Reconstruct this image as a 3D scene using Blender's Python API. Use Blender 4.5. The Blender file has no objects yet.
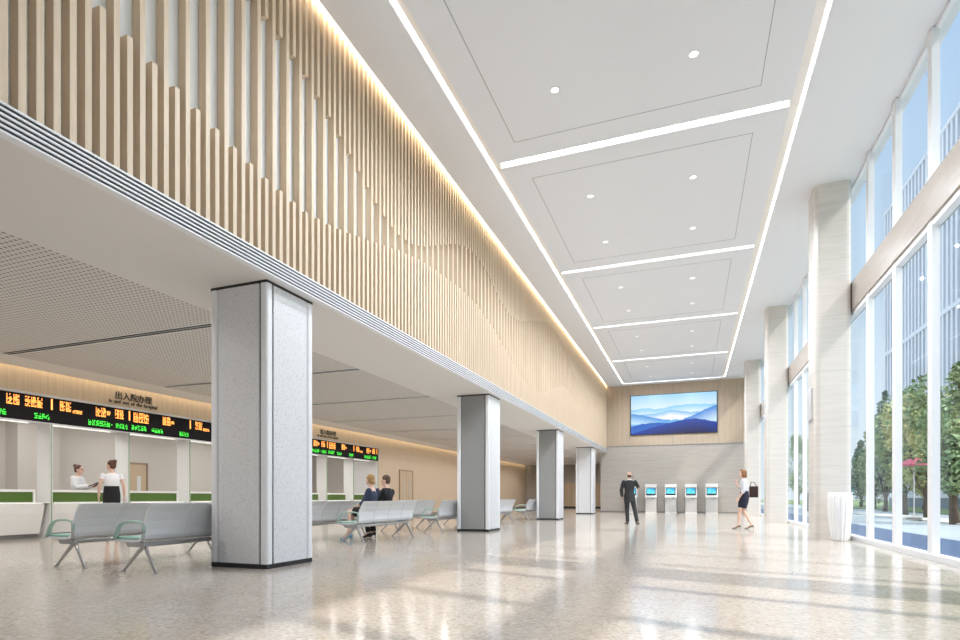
import bpy, bmesh, math, random
from mathutils import Vector, Matrix
PI = math.pi
SC = bpy.context.scene
COL = SC.collection

# ------------------------------------------------------------------ camera
cam = bpy.data.cameras.new('camera'); cam.sensor_width = 36; cam.lens = 36 * 563 / 960
cam.shift_y = 177.5 / 960; cam.clip_end = 600; cam.clip_start = 0.05
camo = bpy.data.objects.new('camera', cam); COL.objects.link(camo)
camo.location = (0, 0, 0.9); camo.rotation_euler = (PI / 2, 0, math.radians(20.545))
SC.camera = camo

# ------------------------------------------------------------------ sky, sun, exposure
SC.view_settings.view_transform = 'Standard'; SC.view_settings.look = 'None'
SC.view_settings.gamma = 1.0; SC.view_settings.use_curve_mapping = False
SC.view_settings.exposure = 0.92
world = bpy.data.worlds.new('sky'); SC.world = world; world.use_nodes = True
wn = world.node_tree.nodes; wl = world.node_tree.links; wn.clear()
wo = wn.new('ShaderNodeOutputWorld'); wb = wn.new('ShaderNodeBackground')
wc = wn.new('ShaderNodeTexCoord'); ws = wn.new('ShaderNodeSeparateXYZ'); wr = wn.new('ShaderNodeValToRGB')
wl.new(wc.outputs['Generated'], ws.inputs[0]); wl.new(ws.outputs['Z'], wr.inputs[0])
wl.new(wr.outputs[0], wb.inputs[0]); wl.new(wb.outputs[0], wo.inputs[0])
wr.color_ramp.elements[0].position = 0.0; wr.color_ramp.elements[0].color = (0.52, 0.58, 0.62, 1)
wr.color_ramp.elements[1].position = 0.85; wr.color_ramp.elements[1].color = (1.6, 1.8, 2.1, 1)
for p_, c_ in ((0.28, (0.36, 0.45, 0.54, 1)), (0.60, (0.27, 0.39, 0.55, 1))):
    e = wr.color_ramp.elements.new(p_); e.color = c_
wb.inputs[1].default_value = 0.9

sun = bpy.data.lights.new('sun', 'SUN'); sun.energy = 2.2; sun.angle = math.radians(1.6); sun.color = (1.0, 0.93, 0.84)
suno = bpy.data.objects.new('sun', sun); COL.objects.link(suno); suno.location = (12, -3, 14)
suno.rotation_euler = Vector((-0.82, 0.25, -1.0)).to_track_quat('-Z', 'Y').to_euler()

STRIP = 2.6        # ceiling strips
COVE = 10.0        # warm cove strips
HALL = 25.5        # fill lamps added under the low hall ceiling, no fittings (W)
SPOT = 160.0        # atrium downlights (W)
OFFICE = 1.9

def add_light(kind, name, loc, energy, color=(1, 1, 1), size=0.03, spot=None, rot=None, blend=0.6):
    l = bpy.data.lights.new(name, kind); l.energy = energy; l.color = color
    if kind in ('POINT', 'SPOT'): l.shadow_soft_size = size
    if kind == 'SPOT': l.spot_size = math.radians(spot or 120); l.spot_blend = blend
    o = bpy.data.objects.new(name, l); COL.objects.link(o); o.location = loc
    if rot: o.rotation_euler = rot
    return o

# ------------------------------------------------------------------ materials
def nt(name):
    m = bpy.data.materials.new(name); m.use_nodes = True
    n = m.node_tree.nodes; l = m.node_tree.links
    return m, n, l, n['Principled BSDF']
def mix(n, l, fac, a, b, blend='MIX'):
    x = n.new('ShaderNodeMix'); x.data_type = 'RGBA'; x.blend_type = blend
    for sock, v in ((x.inputs[0], fac), (x.inputs[6], a), (x.inputs[7], b)):
        if hasattr(v, 'is_linked'): l.new(v, sock)
        elif isinstance(v, tuple): sock.default_value = (*v[:3], 1)
        else: sock.default_value = v
    return x.outputs[2]
def noise(n, l, scale, detail=3, coord=None, rough=.5):
    t = n.new('ShaderNodeTexNoise'); t.inputs['Scale'].default_value = scale; t.inputs['Detail'].default_value = detail
    t.inputs['Roughness'].default_value = rough
    if coord is not None: l.new(coord, t.inputs['Vector'])
    return t
def coords(n, l, scale=(1, 1, 1), rot=(0, 0, 0)):
    g = n.new('ShaderNodeNewGeometry'); mp = n.new('ShaderNodeMapping')
    l.new(g.outputs['Position'], mp.inputs[0]); mp.inputs['Scale'].default_value = scale; mp.inputs['Rotation'].default_value = rot
    return mp.outputs[0]
def objcoords(n, l, scale=(1, 1, 1)):
    g = n.new('ShaderNodeTexCoord'); mp = n.new('ShaderNodeMapping')
    l.new(g.outputs['Object'], mp.inputs[0]); mp.inputs['Scale'].default_value = scale
    return mp.outputs[0]
def ramp(n, l, src, stops):
    r = n.new('ShaderNodeValToRGB'); l.new(src, r.inputs[0]); el = r.color_ramp.elements
    el[0].position = stops[0][0]; el[0].color = (*stops[0][1], 1)
    el[1].position = stops[-1][0]; el[1].color = (*stops[-1][1], 1)
    for p, c in stops[1:-1]:
        q = el.new(p); q.color = (*c, 1)
    return r.outputs[0]
def mathn(n, l, op, a, b=None):
    x = n.new('ShaderNodeMath'); x.operation = op
    for i, v in enumerate((a, b)):
        if v is None: continue
        if hasattr(v, 'is_linked'): l.new(v, x.inputs[i])
        else: x.inputs[i].default_value = v
    return x.outputs[0]
def plain(name, col, rough=.5, metal=0, spec=.5, var=.03, vs=6):
    m, n, l, b = nt(name)
    t = noise(n, l, vs, 3, objcoords(n, l))
    c2 = tuple(max(0, c * (1 - var * 2)) for c in col)
    l.new(mix(n, l, t.outputs[0], col, c2), b.inputs['Base Color'])
    b.inputs['Roughness'].default_value = rough; b.inputs['Metallic'].default_value = metal
    b.inputs['Specular IOR Level'].default_value = spec
    return m
def emis(name, col, st):
    m, n, l, b = nt(name)
    b.inputs['Base Color'].default_value = (*col, 1)
    b.inputs['Emission Color'].default_value = (*col, 1); b.inputs['Emission Strength'].default_value = st
    return m

def floor_mat():
    m, n, l, b = nt('polished_terrazzo')
    c = coords(n, l)
    v = n.new('ShaderNodeTexVoronoi'); v.inputs['Scale'].default_value = 42; l.new(c, v.inputs['Vector'])
    sep = n.new('ShaderNodeSeparateColor'); l.new(v.outputs['Color'], sep.inputs[0])
    chips = ramp(n, l, sep.outputs[0], [(0, (.25, .205, .165)), (.25, (.45, .39, .335)), (.7, (.52, .46, .40)), (1, (.68, .63, .57))])
    t = noise(n, l, 90, 4, c)
    grain = ramp(n, l, t.outputs[0], [(.3, (.31, .265, .225)), (.7, (.52, .465, .41))])
    big = noise(n, l, .8, 3, c)
    col = mix(n, l, .5, chips, grain)
    col = mix(n, l, mathn(n, l, 'MULTIPLY', big.outputs[0], .25), col, (.54, .485, .43))
    br = n.new('ShaderNodeTexBrick'); l.new(c, br.inputs['Vector'])
    br.offset = 0; br.inputs['Scale'].default_value = 1; br.inputs['Mortar Size'].default_value = .004
    br.inputs['Brick Width'].default_value = 400; br.inputs['Row Height'].default_value = 1.2
    br.inputs['Mortar Smooth'].default_value = .1
    col = mix(n, l, mathn(n, l, 'MULTIPLY', br.outputs['Fac'], .5), col, (.44, .38, .33))
    l.new(col, b.inputs['Base Color'])
    b.inputs['Roughness'].default_value = .14; b.inputs['Specular IOR Level'].default_value = .6
    return m
def wood_mat(name, a, b_, joint=None, axis='Y', rough=.5):
    m, n, l, b = nt(name)
    sc = (30, 30, 1.2)
    t = noise(n, l, 1.0, 5, coords(n, l, sc), .6)
    col = mix(n, l, ramp(n, l, t.outputs[0], [(.3, (0, 0, 0)), (.7, (1, 1, 1))]), a, b_)
    if joint:
        g = n.new('ShaderNodeNewGeometry'); s = n.new('ShaderNodeSeparateXYZ'); l.new(g.outputs['Position'], s.inputs[0])
        f = mathn(n, l, 'FRACT', mathn(n, l, 'DIVIDE', s.outputs[axis], joint))
        k = mathn(n, l, 'LESS_THAN', f, .018 / joint if joint > .3 else .12)
        col = mix(n, l, mathn(n, l, 'MULTIPLY', k, .22), col, tuple(x * .5 for x in a))
    l.new(col, b.inputs['Base Color']); b.inputs['Roughness'].default_value = rough
    return m
def marble_mat(name, a, b_, c_, joints=(1.2, .8), vert='Y', rough=.25):
    m, n, l, b = nt(name)
    t = noise(n, l, 1.0, 6, coords(n, l, (1.3, 1.3, 22)), .65)
    t2 = noise(n, l, .7, 3, coords(n, l, (.6, .6, 3)))
    col = mix(n, l, ramp(n, l, t.outputs[0], [(.35, (0, 0, 0)), (.65, (1, 1, 1))]), a, b_)
    col = mix(n, l, mathn(n, l, 'MULTIPLY', t2.outputs[0], .35), col, c_)
    g = n.new('ShaderNodeNewGeometry'); s = n.new('ShaderNodeSeparateXYZ'); l.new(g.outputs['Position'], s.inputs[0])
    k1 = mathn(n, l, 'LESS_THAN', mathn(n, l, 'FRACT', mathn(n, l, 'DIVIDE', s.outputs['Z'], joints[1])), .008)
    k2 = mathn(n, l, 'LESS_THAN', mathn(n, l, 'FRACT', mathn(n, l, 'DIVIDE', s.outputs[vert], joints[0])), .006)
    k = mathn(n, l, 'MULTIPLY', mathn(n, l, 'MAXIMUM', k1, k2), .35)
    col = mix(n, l, k, col, tuple(x * .6 for x in a))
    l.new(col, b.inputs['Base Color']); b.inputs['Roughness'].default_value = rough
    return m
def speck_mat(name, base, dark, scale=90):
    m, n, l, b = nt(name)
    c = coords(n, l)
    v = n.new('ShaderNodeTexVoronoi'); v.inputs['Scale'].default_value = scale; l.new(c, v.inputs['Vector'])
    sep = n.new('ShaderNodeSeparateColor'); l.new(v.outputs['Color'], sep.inputs[0])
    k = mathn(n, l, 'GREATER_THAN', sep.outputs[0], .9)
    t = noise(n, l, 60, 3, c)
    col = mix(n, l, t.outputs[0], base, tuple(x * .93 for x in base))
    l.new(mix(n, l, mathn(n, l, 'MULTIPLY', k, .4), col, dark), b.inputs['Base Color'])
    b.inputs['Roughness'].default_value = .35
    return m
def perf_mat():
    m, n, l, b = nt('perforated_metal')
    c = coords(n, l, (1 / .075, 1 / .075, 0))
    f = n.new('ShaderNodeVectorMath'); f.operation = 'FRACTION'; l.new(c, f.inputs[0])
    s = n.new('ShaderNodeVectorMath'); s.operation = 'DISTANCE'; l.new(f.outputs[0], s.inputs[0]); s.inputs[1].default_value = (.5, .5, 0)
    c2 = n.new('ShaderNodeSeparateXYZ'); l.new(f.outputs[0], c2.inputs[0])
    k = mathn(n, l, 'LESS_THAN', s.outputs['Value'], .24)
    l.new(mix(n, l, k, (.68, .65, .63), (.20, .19, .18)), b.inputs['Base Color'])
    b.inputs['Roughness'].default_value = .6
    return m
def glass_mat(name='window_glass', tint=(.97, .99, 1.0), ref=.9):
    m, n, l, b = nt(name); n.remove(b); out = n['Material Output']
    tr = n.new('ShaderNodeBsdfTransparent'); tr.inputs[0].default_value = (*tint, 1)
    gl = n.new('ShaderNodeBsdfGlossy'); gl.inputs['Roughness'].default_value = .01
    lw = n.new('ShaderNodeLayerWeight'); lw.inputs[0].default_value = .5
    fr = mathn(n, l, 'ADD', mathn(n, l, 'MULTIPLY', mathn(n, l, 'POWER', lw.outputs['Facing'], 5), .28), .004)
    mx = n.new('ShaderNodeMixShader'); l.new(fr, mx.inputs[0]); l.new(tr.outputs[0], mx.inputs[1]); l.new(gl.outputs[0], mx.inputs[2])
    l.new(mx.outputs[0], out.inputs[0])
    return m
def leaf_mat(name, a, b_):
    m, n, l, b = nt(name)
    t = noise(n, l, 1.2, 3, coords(n, l))
    l.new(mix(n, l, ramp(n, l, t.outputs[0], [(.35, (0, 0, 0)), (.65, (1, 1, 1))]), a, b_), b.inputs['Base Color'])
    b.inputs['Roughness'].default_value = .6
    return m

M = dict(
    floor=floor_mat(),
    white=plain('white_paint', (.78, .78, .79), .6, var=.01),
    whitewall=plain('bright_wall_paint', (.90, .90, .91), .6, var=.005),
    ceil=plain('ceiling_paint', (.78, .79, .82), .7, var=.008, vs=1),
    hceil=plain('hall_ceiling_paint', (.76, .74, .72), .7, var=.008, vs=1),
    perf=perf_mat(),
    slat=wood_mat('slat_oak', (.72, .575, .42), (.62, .485, .345)),
    wood=wood_mat('oak_panelling', (.64, .52, .385), (.56, .44, .32), .16, 'Y'),
    woodx=wood_mat('oak_wall_panels', (.50, .40, .30), (.43, .34, .25), .30, 'X'),
    door=wood_mat('door_veneer', (.55, .42, .29), (.46, .35, .24)),
    doorframe=plain('door_frame_brown', (.30, .22, .15), .5),
    colgrey=plain('grey_column_panel', (.30, .30, .295), .4, var=.01),
    marblewall=marble_mat('beige_stone_wall', (.39, .355, .315), (.455, .42, .385), (.355, .325, .29), (1.2, .9), 'X'),
    marble=marble_mat('cream_marble', (.64, .60, .555), (.72, .685, .645), (.60, .54, .48), (9, 1.2), 'X'),
    stonebeam=marble_mat('beam_stone', (.40, .345, .30), (.45, .39, .345), (.37, .32, .28), (1.54, 9), 'Y'),
    colpanel=speck_mat('speckled_column_panel', (.74, .74, .755), (.35, .33, .32)),
    coltrim=plain('column_corner_metal', (.82, .82, .84), .3, var=.01),
    black=plain('black_metal', (.012, .012, .013), .4),
    darkslot=plain('dark_slot', (.03, .03, .035), .6),
    groove=plain('dark_groove', (.26, .26, .26), .7),
    frame=plain('white_aluminium', (.82, .83, .85), .35, var=.01),
    glass=glass_mat(),
    trough=plain('trough_cream', (.85, .81, .75), .6),
    strip=emis('strip_diffuser', (1, .99, .96), STRIP),
    cove=emis('warm_led', (1.0, .84, .60), COVE), covehall=emis('warm_led_hall', (1.0, .84, .60), COVE * .42),
    spot=emis('downlight_lens', (1, .99, .97), .55),
    beige=plain('office_wall', (.56, .52, .48), .8, var=.01),
    counter=plain('counter_white', (.86, .85, .82), .25, var=.01),
    green=plain('green_lacquer', (.085, .165, .022), .35, var=.05),
    greenglass=plain('green_glass_edge', (.45, .55, .42), .15),
    toe=plain('toe_kick', (.22, .21, .20), .4),
    panelw=plain('partition_white', (.84, .84, .83), .5, var=.01),
    office=emis('office_fill_glow', (1, .99, .96), 4.2),
    led_o=emis('led_orange', (1.0, .34, .07), 1.15),
    led_g=emis('led_green', (.06, .85, .06), .6),
    boardblack=plain('board_black', (.008, .006, .008), .6, spec=.2),
    silver=plain('brushed_silver', (.70, .70, .71), .35, .3),
    signtext=plain('sign_bronze', (.05, .042, .035), .5),
    seat=plain('seat_grey_plastic', (.70, .715, .73), .35, var=.01),
    mint=plain('mint_cushion', (.30, .52, .45), .45, var=.02),
    mintarm=plain('mint_arm', (.36, .50, .44), .4),
    alu=plain('bench_aluminium', (.48, .48, .48), .3, .7),
    darkgap=plain('seat_edge_grey', (.25, .26, .27), .5),
    kiosk=plain('kiosk_white', (.76, .75, .74), .35, var=.01),
    kioskg=plain('kiosk_grey_steel', (.60, .585, .57), .35, .3),
    vase=plain('white_glazed_planter', (.86, .86, .87), .3, var=.01),
    skin=plain('skin', (.62, .38, .28), .5), skin2=plain('skin_fair', (.72, .48, .37), .5),
    eye=plain('eye_dark', (.03, .02, .02), .3), lips=plain('lips', (.50, .16, .14), .4),
    suit=plain('charcoal_suit', (.022, .023, .026), .8), blackcloth=plain('black_cloth', (.007, .007, .009), .8),
    shirt=plain('white_shirt', (.82, .82, .84), .8), blouse=plain('pale_grey_blouse', (.66, .67, .72), .8, var=.12, vs=30),
    navy=plain('navy_cloth', (.010, .013, .034), .8), navytop=plain('slate_blue_cloth', (.032, .044, .085), .8),
    hairbrown=plain('brown_hair', (.14, .055, .03), .6, var=.2, vs=60), hairblond=plain('blond_hair', (.46, .27, .10), .5, var=.25, vs=60),
    hairred=plain('auburn_hair', (.30, .13, .05), .5, var=.25, vs=60), hairdark=plain('short_brown_hair', (.10, .055, .035), .7, var=.2, vs=60),
    leather=plain('black_leather', (.012, .012, .012), .3), bag=plain('dark_brown_leather', (.035, .015, .015), .4),
    blueheel=plain('light_blue_leather', (.20, .42, .60), .3), snake=plain('olive_grey_shoe', (.16, .15, .11), .4),
    folder=plain('navy_folder', (.03, .045, .10), .5), pink=plain('pink_glasses', (.5, .12, .2), .3),
    road=plain('asphalt', (.36, .40, .41), .8, vs=.4, var=.12), roaddark=plain('slate_paving', (.045, .085, .17), .6, vs=.8, var=.12),
    pave=plain('pale_paving', (.62, .62, .56), .8, vs=.4, var=.1), lawn=leaf_mat('lawn', (.10, .17, .05), (.20, .26, .08)),
    leafa=leaf_mat('leaf_green', (.16, .27, .12), (.38, .46, .22)), leafb=leaf_mat('leaf_yellow', (.34, .40, .16), (.60, .56, .26)),
    leafc=leaf_mat('leaf_deep', (.09, .17, .13), (.22, .33, .20)), bark=plain('bark', (.12, .085, .06), .9),
    bwhite=plain('building_white', (.80, .82, .85), .6), bglass=plain('building_blue_glass', (.13, .21, .33), .3),
    carw=plain('car_white', (.8, .8, .82), .3), card=plain('car_dark', (.05, .07, .10), .3), red=plain('red_fabric', (.34, .05, .09), .7),
    tyre=plain('tyre', (.02, .02, .02), .8),
)

# ------------------------------------------------------------------ helpers
def obj(name, bm, mat, parent=None, smooth=False, label=None, recalc=True):
    if recalc: bmesh.ops.recalc_face_normals(bm, faces=bm.faces[:])
    me = bpy.data.meshes.new(name); bm.to_mesh(me); bm.free()
    if smooth:
        for p in me.polygons: p.use_smooth = True
    for x in (mat if isinstance(mat, (list, tuple)) else [mat]): me.materials.append(M[x])
    o = bpy.data.objects.new(name, me); COL.objects.link(o)
    if parent: o.parent = parent
    if label: o['label'] = label
    return o
def thing(name, label, cat, loc=(0, 0, 0), rz=0, group=None):
    o = bpy.data.objects.new(name, None); COL.objects.link(o); o.empty_display_size = .1
    o.location = loc; o.rotation_euler = (0, 0, rz); o['label'] = label; o['category'] = cat
    if group: o['group'] = group
    return o
def tag(o, label, cat, group=None):
    o['label'] = label; o['category'] = cat
    if group: o['group'] = group
    return o
def struct(name, bm, mat, parent=None, smooth=False):
    o = obj(name, bm, mat, parent, smooth)
    if not parent: o['kind'] = 'structure'
    return o
def dup(root, loc, rz=None, label=None):
    r = root.copy(); COL.objects.link(r); r.location = loc
    if rz is not None: r.rotation_euler = (0, 0, rz)
    if label: r['label'] = label
    for ch in list(root.children):
        c = ch.copy(); COL.objects.link(c); c.parent = r
        for g in list(ch.children):
            d = g.copy(); COL.objects.link(d); d.parent = c
    return r
def B(): return bmesh.new()
def box(bm, x0, x1, y0, y1, z0, z1, bev=0, seg=2):
    r = bmesh.ops.create_cube(bm, size=1)
    vs = r['verts']
    for v in vs:
        v.co = Vector(((x0 + x1) / 2 + v.co.x * (x1 - x0), (y0 + y1) / 2 + v.co.y * (y1 - y0), (z0 + z1) / 2 + v.co.z * (z1 - z0)))
    if bev:
        es = list({e for v in vs for e in v.link_edges})
        bmesh.ops.bevel(bm, geom=es, offset=bev, segments=seg, affect='EDGES', profile=.5)
    return bm
def bx(*a, **k): return box(B(), *a, **k)
def prism(bm, poly, axis, a, b):
    """extrude a closed 2D polygon; axis 'Y': poly is (x,z); 'X': (y,z); 'Z': (x,y)"""
    def P(p, t):
        return {'Y': (p[0], t, p[1]), 'X': (t, p[0], p[1]), 'Z': (p[0], p[1], t)}[axis]
    v0 = [bm.verts.new(P(p, a)) for p in poly]; v1 = [bm.verts.new(P(p, b)) for p in poly]
    n = len(poly)
    for i in range(n): bm.faces.new((v0[i], v0[(i + 1) % n], v1[(i + 1) % n], v1[i]))
    bm.faces.new(v0[::-1]); bm.faces.new(v1)
    return bm
def loft(bm, pts, secs, ref=(1, 0, 0), n=14, cap=True):
    pts = [Vector(p) for p in pts]; ref = Vector(ref); rings = []
    N = len(pts)
    for i, p in enumerate(pts):
        t = (pts[min(i + 1, N - 1)] - pts[max(i - 1, 0)])
        if t.length < 1e-6: t = Vector((0, 0, 1))
        t.normalize()
        a = ref - t * ref.dot(t)
        if a.length < .05:
            a = Vector((0, 1, 0)) - t * t.y
            if a.length < .05: a = Vector((0, 0, 1)) - t * t.z
        a.normalize(); b = t.cross(a)
        s = secs[i]; s = s if isinstance(s, tuple) else (s, s)
        rings.append([bm.verts.new(p + a * (math.cos(2 * PI * k / n) * s[0]) + b * (math.sin(2 * PI * k / n) * s[1])) for k in range(n)])
    for r0, r1 in zip(rings, rings[1:]):
        for k in range(n): bm.faces.new((r0[k], r0[(k + 1) % n], r1[(k + 1) % n], r1[k]))
    if cap: bm.faces.new(rings[0][::-1]); bm.faces.new(rings[-1])
    return bm
def tube(bm, pts, r, n=8): return loft(bm, pts, [r] * len(pts), (.3, .2, .9), n)
def ell(bm, c, r, mat=None, n=16):
    m = Matrix.Translation(Vector(c)) @ (mat if mat is not None else Matrix.Identity(4)) @ Matrix.Diagonal((*r, 1))
    bmesh.ops.create_uvsphere(bm, u_segments=n, v_segments=max(8, n * 2 // 3), radius=1, matrix=m)
    return bm
def lathe(bm, prof, n=32, c=(0, 0, 0), flute=None):
    rings = []
    for r, z in prof:
        ring = []
        for k in range(n):
            a = 2 * PI * k / n; rr = r * (1 + (flute(a, z) if flute else 0))
            ring.append(bm.verts.new((c[0] + rr * math.cos(a), c[1] + rr * math.sin(a), c[2] + z)))
        rings.append(ring)
    for r0, r1 in zip(rings, rings[1:]):
        for k in range(n): bm.faces.new((r0[k], r0[(k + 1) % n], r1[(k + 1) % n], r1[k]))
    bm.faces.new(rings[0][::-1]); bm.faces.new(rings[-1])
    return bm
def rbox(x0, x1, y0, y1, z0, z1, r, seg=6, bm=None):
    """upright box with rounded vertical corners"""
    bm = bm or B(); poly = []
    for cx, cy, a0 in ((x1 - r, y1 - r, 0), (x0 + r, y1 - r, 90), (x0 + r, y0 + r, 180), (x1 - r, y0 + r, 270)):
        for k in range(seg + 1):
            a = math.radians(a0 + 90 * k / seg); poly.append((cx + r * math.cos(a), cy + r * math.sin(a)))
    return prism(bm, poly, 'Z', z0, z1)
ORD = ['nearest to the camera', 'second from the camera', 'third from the camera', 'fourth from the camera', 'fifth from the camera',
       'sixth from the camera', 'seventh from the camera', 'eighth from the camera', 'ninth from the camera', 'tenth from the camera',
       'eleventh from the camera', 'twelfth from the camera', 'thirteenth from the camera']
def interp(tab, x):
    if x <= tab[0][0]: return tab[0][1]
    for (a, b), (c, d) in zip(tab, tab[1:]):
        if x <= c:
            t = (x - a) / (c - a); return b + (d - b) * t
    return tab[-1][1]

# ================================================================== THE SETTING
Y0, YB, YH = -4.0, 35.0, 47.0           # open front, atrium back wall, hall end
ZC, ZL = 7.65, 3.63                     # atrium ceiling, low hall ceiling
struct('floor', bx(-17.2, 3.62, Y0 - 2.3, YH + .2, -.12, 0), 'floor')

# atrium ceiling: edge strips and panels between the light troughs
BARS = [5.04, 10.89, 16.73, 22.60, 28.45, 34.30]
c = B()
box(c, -4.73, -3.85, Y0, YB, ZC, ZC + .2)
box(c, 1.81, 3.37, Y0, YB, ZC, ZC + .2)
prev = Y0
for b in BARS:
    box(c, -3.66, 1.60, prev, b - .09, ZC, ZC + .2); prev = b + .09
box(c, -3.85, 1.81, BARS[-1] + .09, YB, ZC, ZC + .2)
ceiling = struct('ceiling', c, 'ceil')
struct('ceiling_void', bx(-5.1, 3.37, Y0, YB, ZC + .3, ZC + .45), 'ceil')
g = B()
for i, b in enumerate(BARS[:-1]):
    y0, y1 = b + .64, BARS[i + 1] - .64
    x0, x1, w, z0, z1 = -3.14, 1.07, .0045, ZC - .003, ZC + .01
    box(g, x0 - w, x0 + w, y0, y1, z0, z1); box(g, x1 - w, x1 + w, y0, y1, z0, z1)
    box(g, x0, x1, y0 - w, y0 + w, z0, z1); box(g, x0, x1, y1 - w, y1 + w, z0, z1)
obj('panel_joint', g, 'groove', ceiling)

# ceiling light strips
def trough(name, label, x0, x1, y0, y1, em, group):
    t = thing(name, label, 'ceiling light', ((x0 + x1) / 2, (y0 + y1) / 2, ZC + .1), 0, group)
    cx, cy = t.location.x, t.location.y
    obj('trough', box(B(), x0 - cx + .003, x1 - cx - .003, y0 - cy + .003, y1 - cy - .003, -.01, .06), 'trough', t)
    ex0, ex1, ey0, ey1 = em
    obj('diffuser', box(B(), ex0 - cx + .004, ex1 - cx - .004, ey0 - cy + .004, ey1 - cy - .004, -.018, -.012), 'strip', t)
trough('linear_light', 'long recessed ceiling light strip running down the slatted wall side', -3.85, -3.66, Y0, 34.39, (-3.85, -3.80, Y0 + .01, 34.38), 'ceiling light strips')
trough('linear_light', 'long recessed ceiling light strip running down the window side', 1.60, 1.81, Y0, 34.39, (1.765, 1.81, Y0 + .01, 34.38), 'ceiling light strips')
CROSS = ['behind the camera, above the nearest window column', 'nearest one in view', 'second in view', 'third in view', 'fourth in view', 'farthest, closing the frame by the back wall']
for i, b in enumerate(BARS):
    trough('cross_light', 'short light strip crossing the white ceiling, ' + CROSS[i], -3.65, 1.59, b - .09, b + .09, (-3.65, 1.59, b - .088, b + .088), 'ceiling light strips')

# atrium downlights
dl = thing('downlight', '', 'downlight', (0, 0, ZC), 0, 'round downlights in the atrium ceiling')
obj('trim_ring', lathe(B(), [(.082, 0), (.082, -.008), (.066, -.010), (.066, 0)], 24), 'frame', dl, True)
obj('lens', lathe(B(), [(.065, -.002), (.065, -.008), (.05, -.010)], 24), 'spot', dl, True)
first = True
for i, b in enumerate(BARS[:-1]):
    ys = (b + 1.78, b + 4.18) if i else (b + 1.9, b + 4.12)
    for j, y in enumerate(ys):
        for k, x in enumerate((-2.11, .04)):
            lab = 'round white downlight in the %s ceiling panel, %s row, %s side' % (
                ['overhead', 'nearest full', 'second full', 'third full', 'farthest'][i], ['near', 'far'][j], ['slatted wall', 'window'][k])
            if first: dl.location = (x, y, ZC); dl['label'] = lab; first = False
            else: dup(dl, (x, y, ZC), 0, lab)
            add_light('SPOT', 'downlight_lamp', (x, y, ZC - .04), SPOT, (.86, .93, 1), .025, 165)

# facade wall above the hall, slats, grille
wl_ = B(); box(wl_, -5.2, -4.93, Y0, YB, ZL + .05, ZC + .3)
struct('wall_atrium_left', wl_, 'whitewall')
cv = thing('cove_light', 'warm strip light hidden above the tops of the wooden slats', 'cove light', (-4.742, 15.5, ZC + .08))
obj('led_strip', box(B(), -.008, .008, -19.4, 19.4, 0, .05), 'cove', cv)
LO = [(2.6, 5.4), (3.35, 5.21), (3.86, 5.09), (4.37, 4.97), (4.92, 4.86), (5.46, 4.77), (6.19, 4.72), (6.7, 4.78), (7.21, 4.88), (7.73, 5.0), (8.21, 5.12),
      (8.74, 5.25), (9.53, 5.4), (10.19, 5.48), (11.59, 5.57), (12.66, 5.54), (13.82, 5.31), (15.01, 4.94), (16.29, 4.58), (17.78, 4.36), (19.2, 4.55),
      (20.62, 4.98), (22.2, 5.38), (23.4, 5.42), (24.8, 5.1), (26.07, 4.9), (27.95, 5.03), (30.43, 5.5), (32.97, 5.8), (35, 5.9)]
UP = [(2.6, 7.2), (4.4, 6.85), (5.18, 6.77), (5.69, 6.7), (6.19, 6.57), (6.65, 6.37), (7.22, 6.1), (7.72, 5.86), (8.08, 5.68), (8.41, 5.57), (8.8, 5.53), (9.21, 5.57),
      (9.74, 5.73), (10.38, 6.02), (11.2, 6.4), (12.01, 6.66), (12.7, 6.7), (13.36, 6.6), (14.4, 6.22), (15.29, 6.09), (16.29, 6.21), (17.78, 6.68),
      (19.69, 7.18), (21.29, 7.28), (22.6, 7.1), (23.6, 6.7), (24.9, 6.2), (26.85, 5.85), (28.3, 6.1), (29.77, 6.5), (33.36, 6.9), (35, 7.0)]
sl = thing('slat_screen', 'tall screen of vertical oak slats with wavy cut-outs above the hall opening', 'slat screen', (-4.87, 15.5, 3.86))
fl_, lo_, up_ = B(), B(), B(); k = 0; y = 3.43 - .127 * 56
while y < 34.9:
    d = (-.05, .05, y - 15.5, y - 15.5 + .056)
    if k % 2: box(fl_, *d, 0, ZC + .05 - 3.86)
    else:
        box(lo_, *d, 0, interp(LO, y) - 3.86); box(up_, *d, interp(UP, y) - 3.86, ZC + .05 - 3.86)
    y += .127; k += 1
# slat 3.43 (k = 56) is a cut one
obj('full_height_slats', fl_, 'slat', sl); obj('lower_slats', lo_, 'slat', sl); obj('upper_slats', up_, 'slat', sl)
gr = thing('air_grille', 'long black and white linear air grille under the oak slats', 'air grille', (-4.86, 15.5, ZL))
obj('backing', box(B(), -.04, .030, -19.5, 19.5, .01, .225), 'darkslot', gr)
for i in range(6):
    z = .0 + i * .0425
    obj('fin', box(B(), -.04, .045, -19.5, 19.5, z, z + .017), 'frame', gr)

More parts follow.
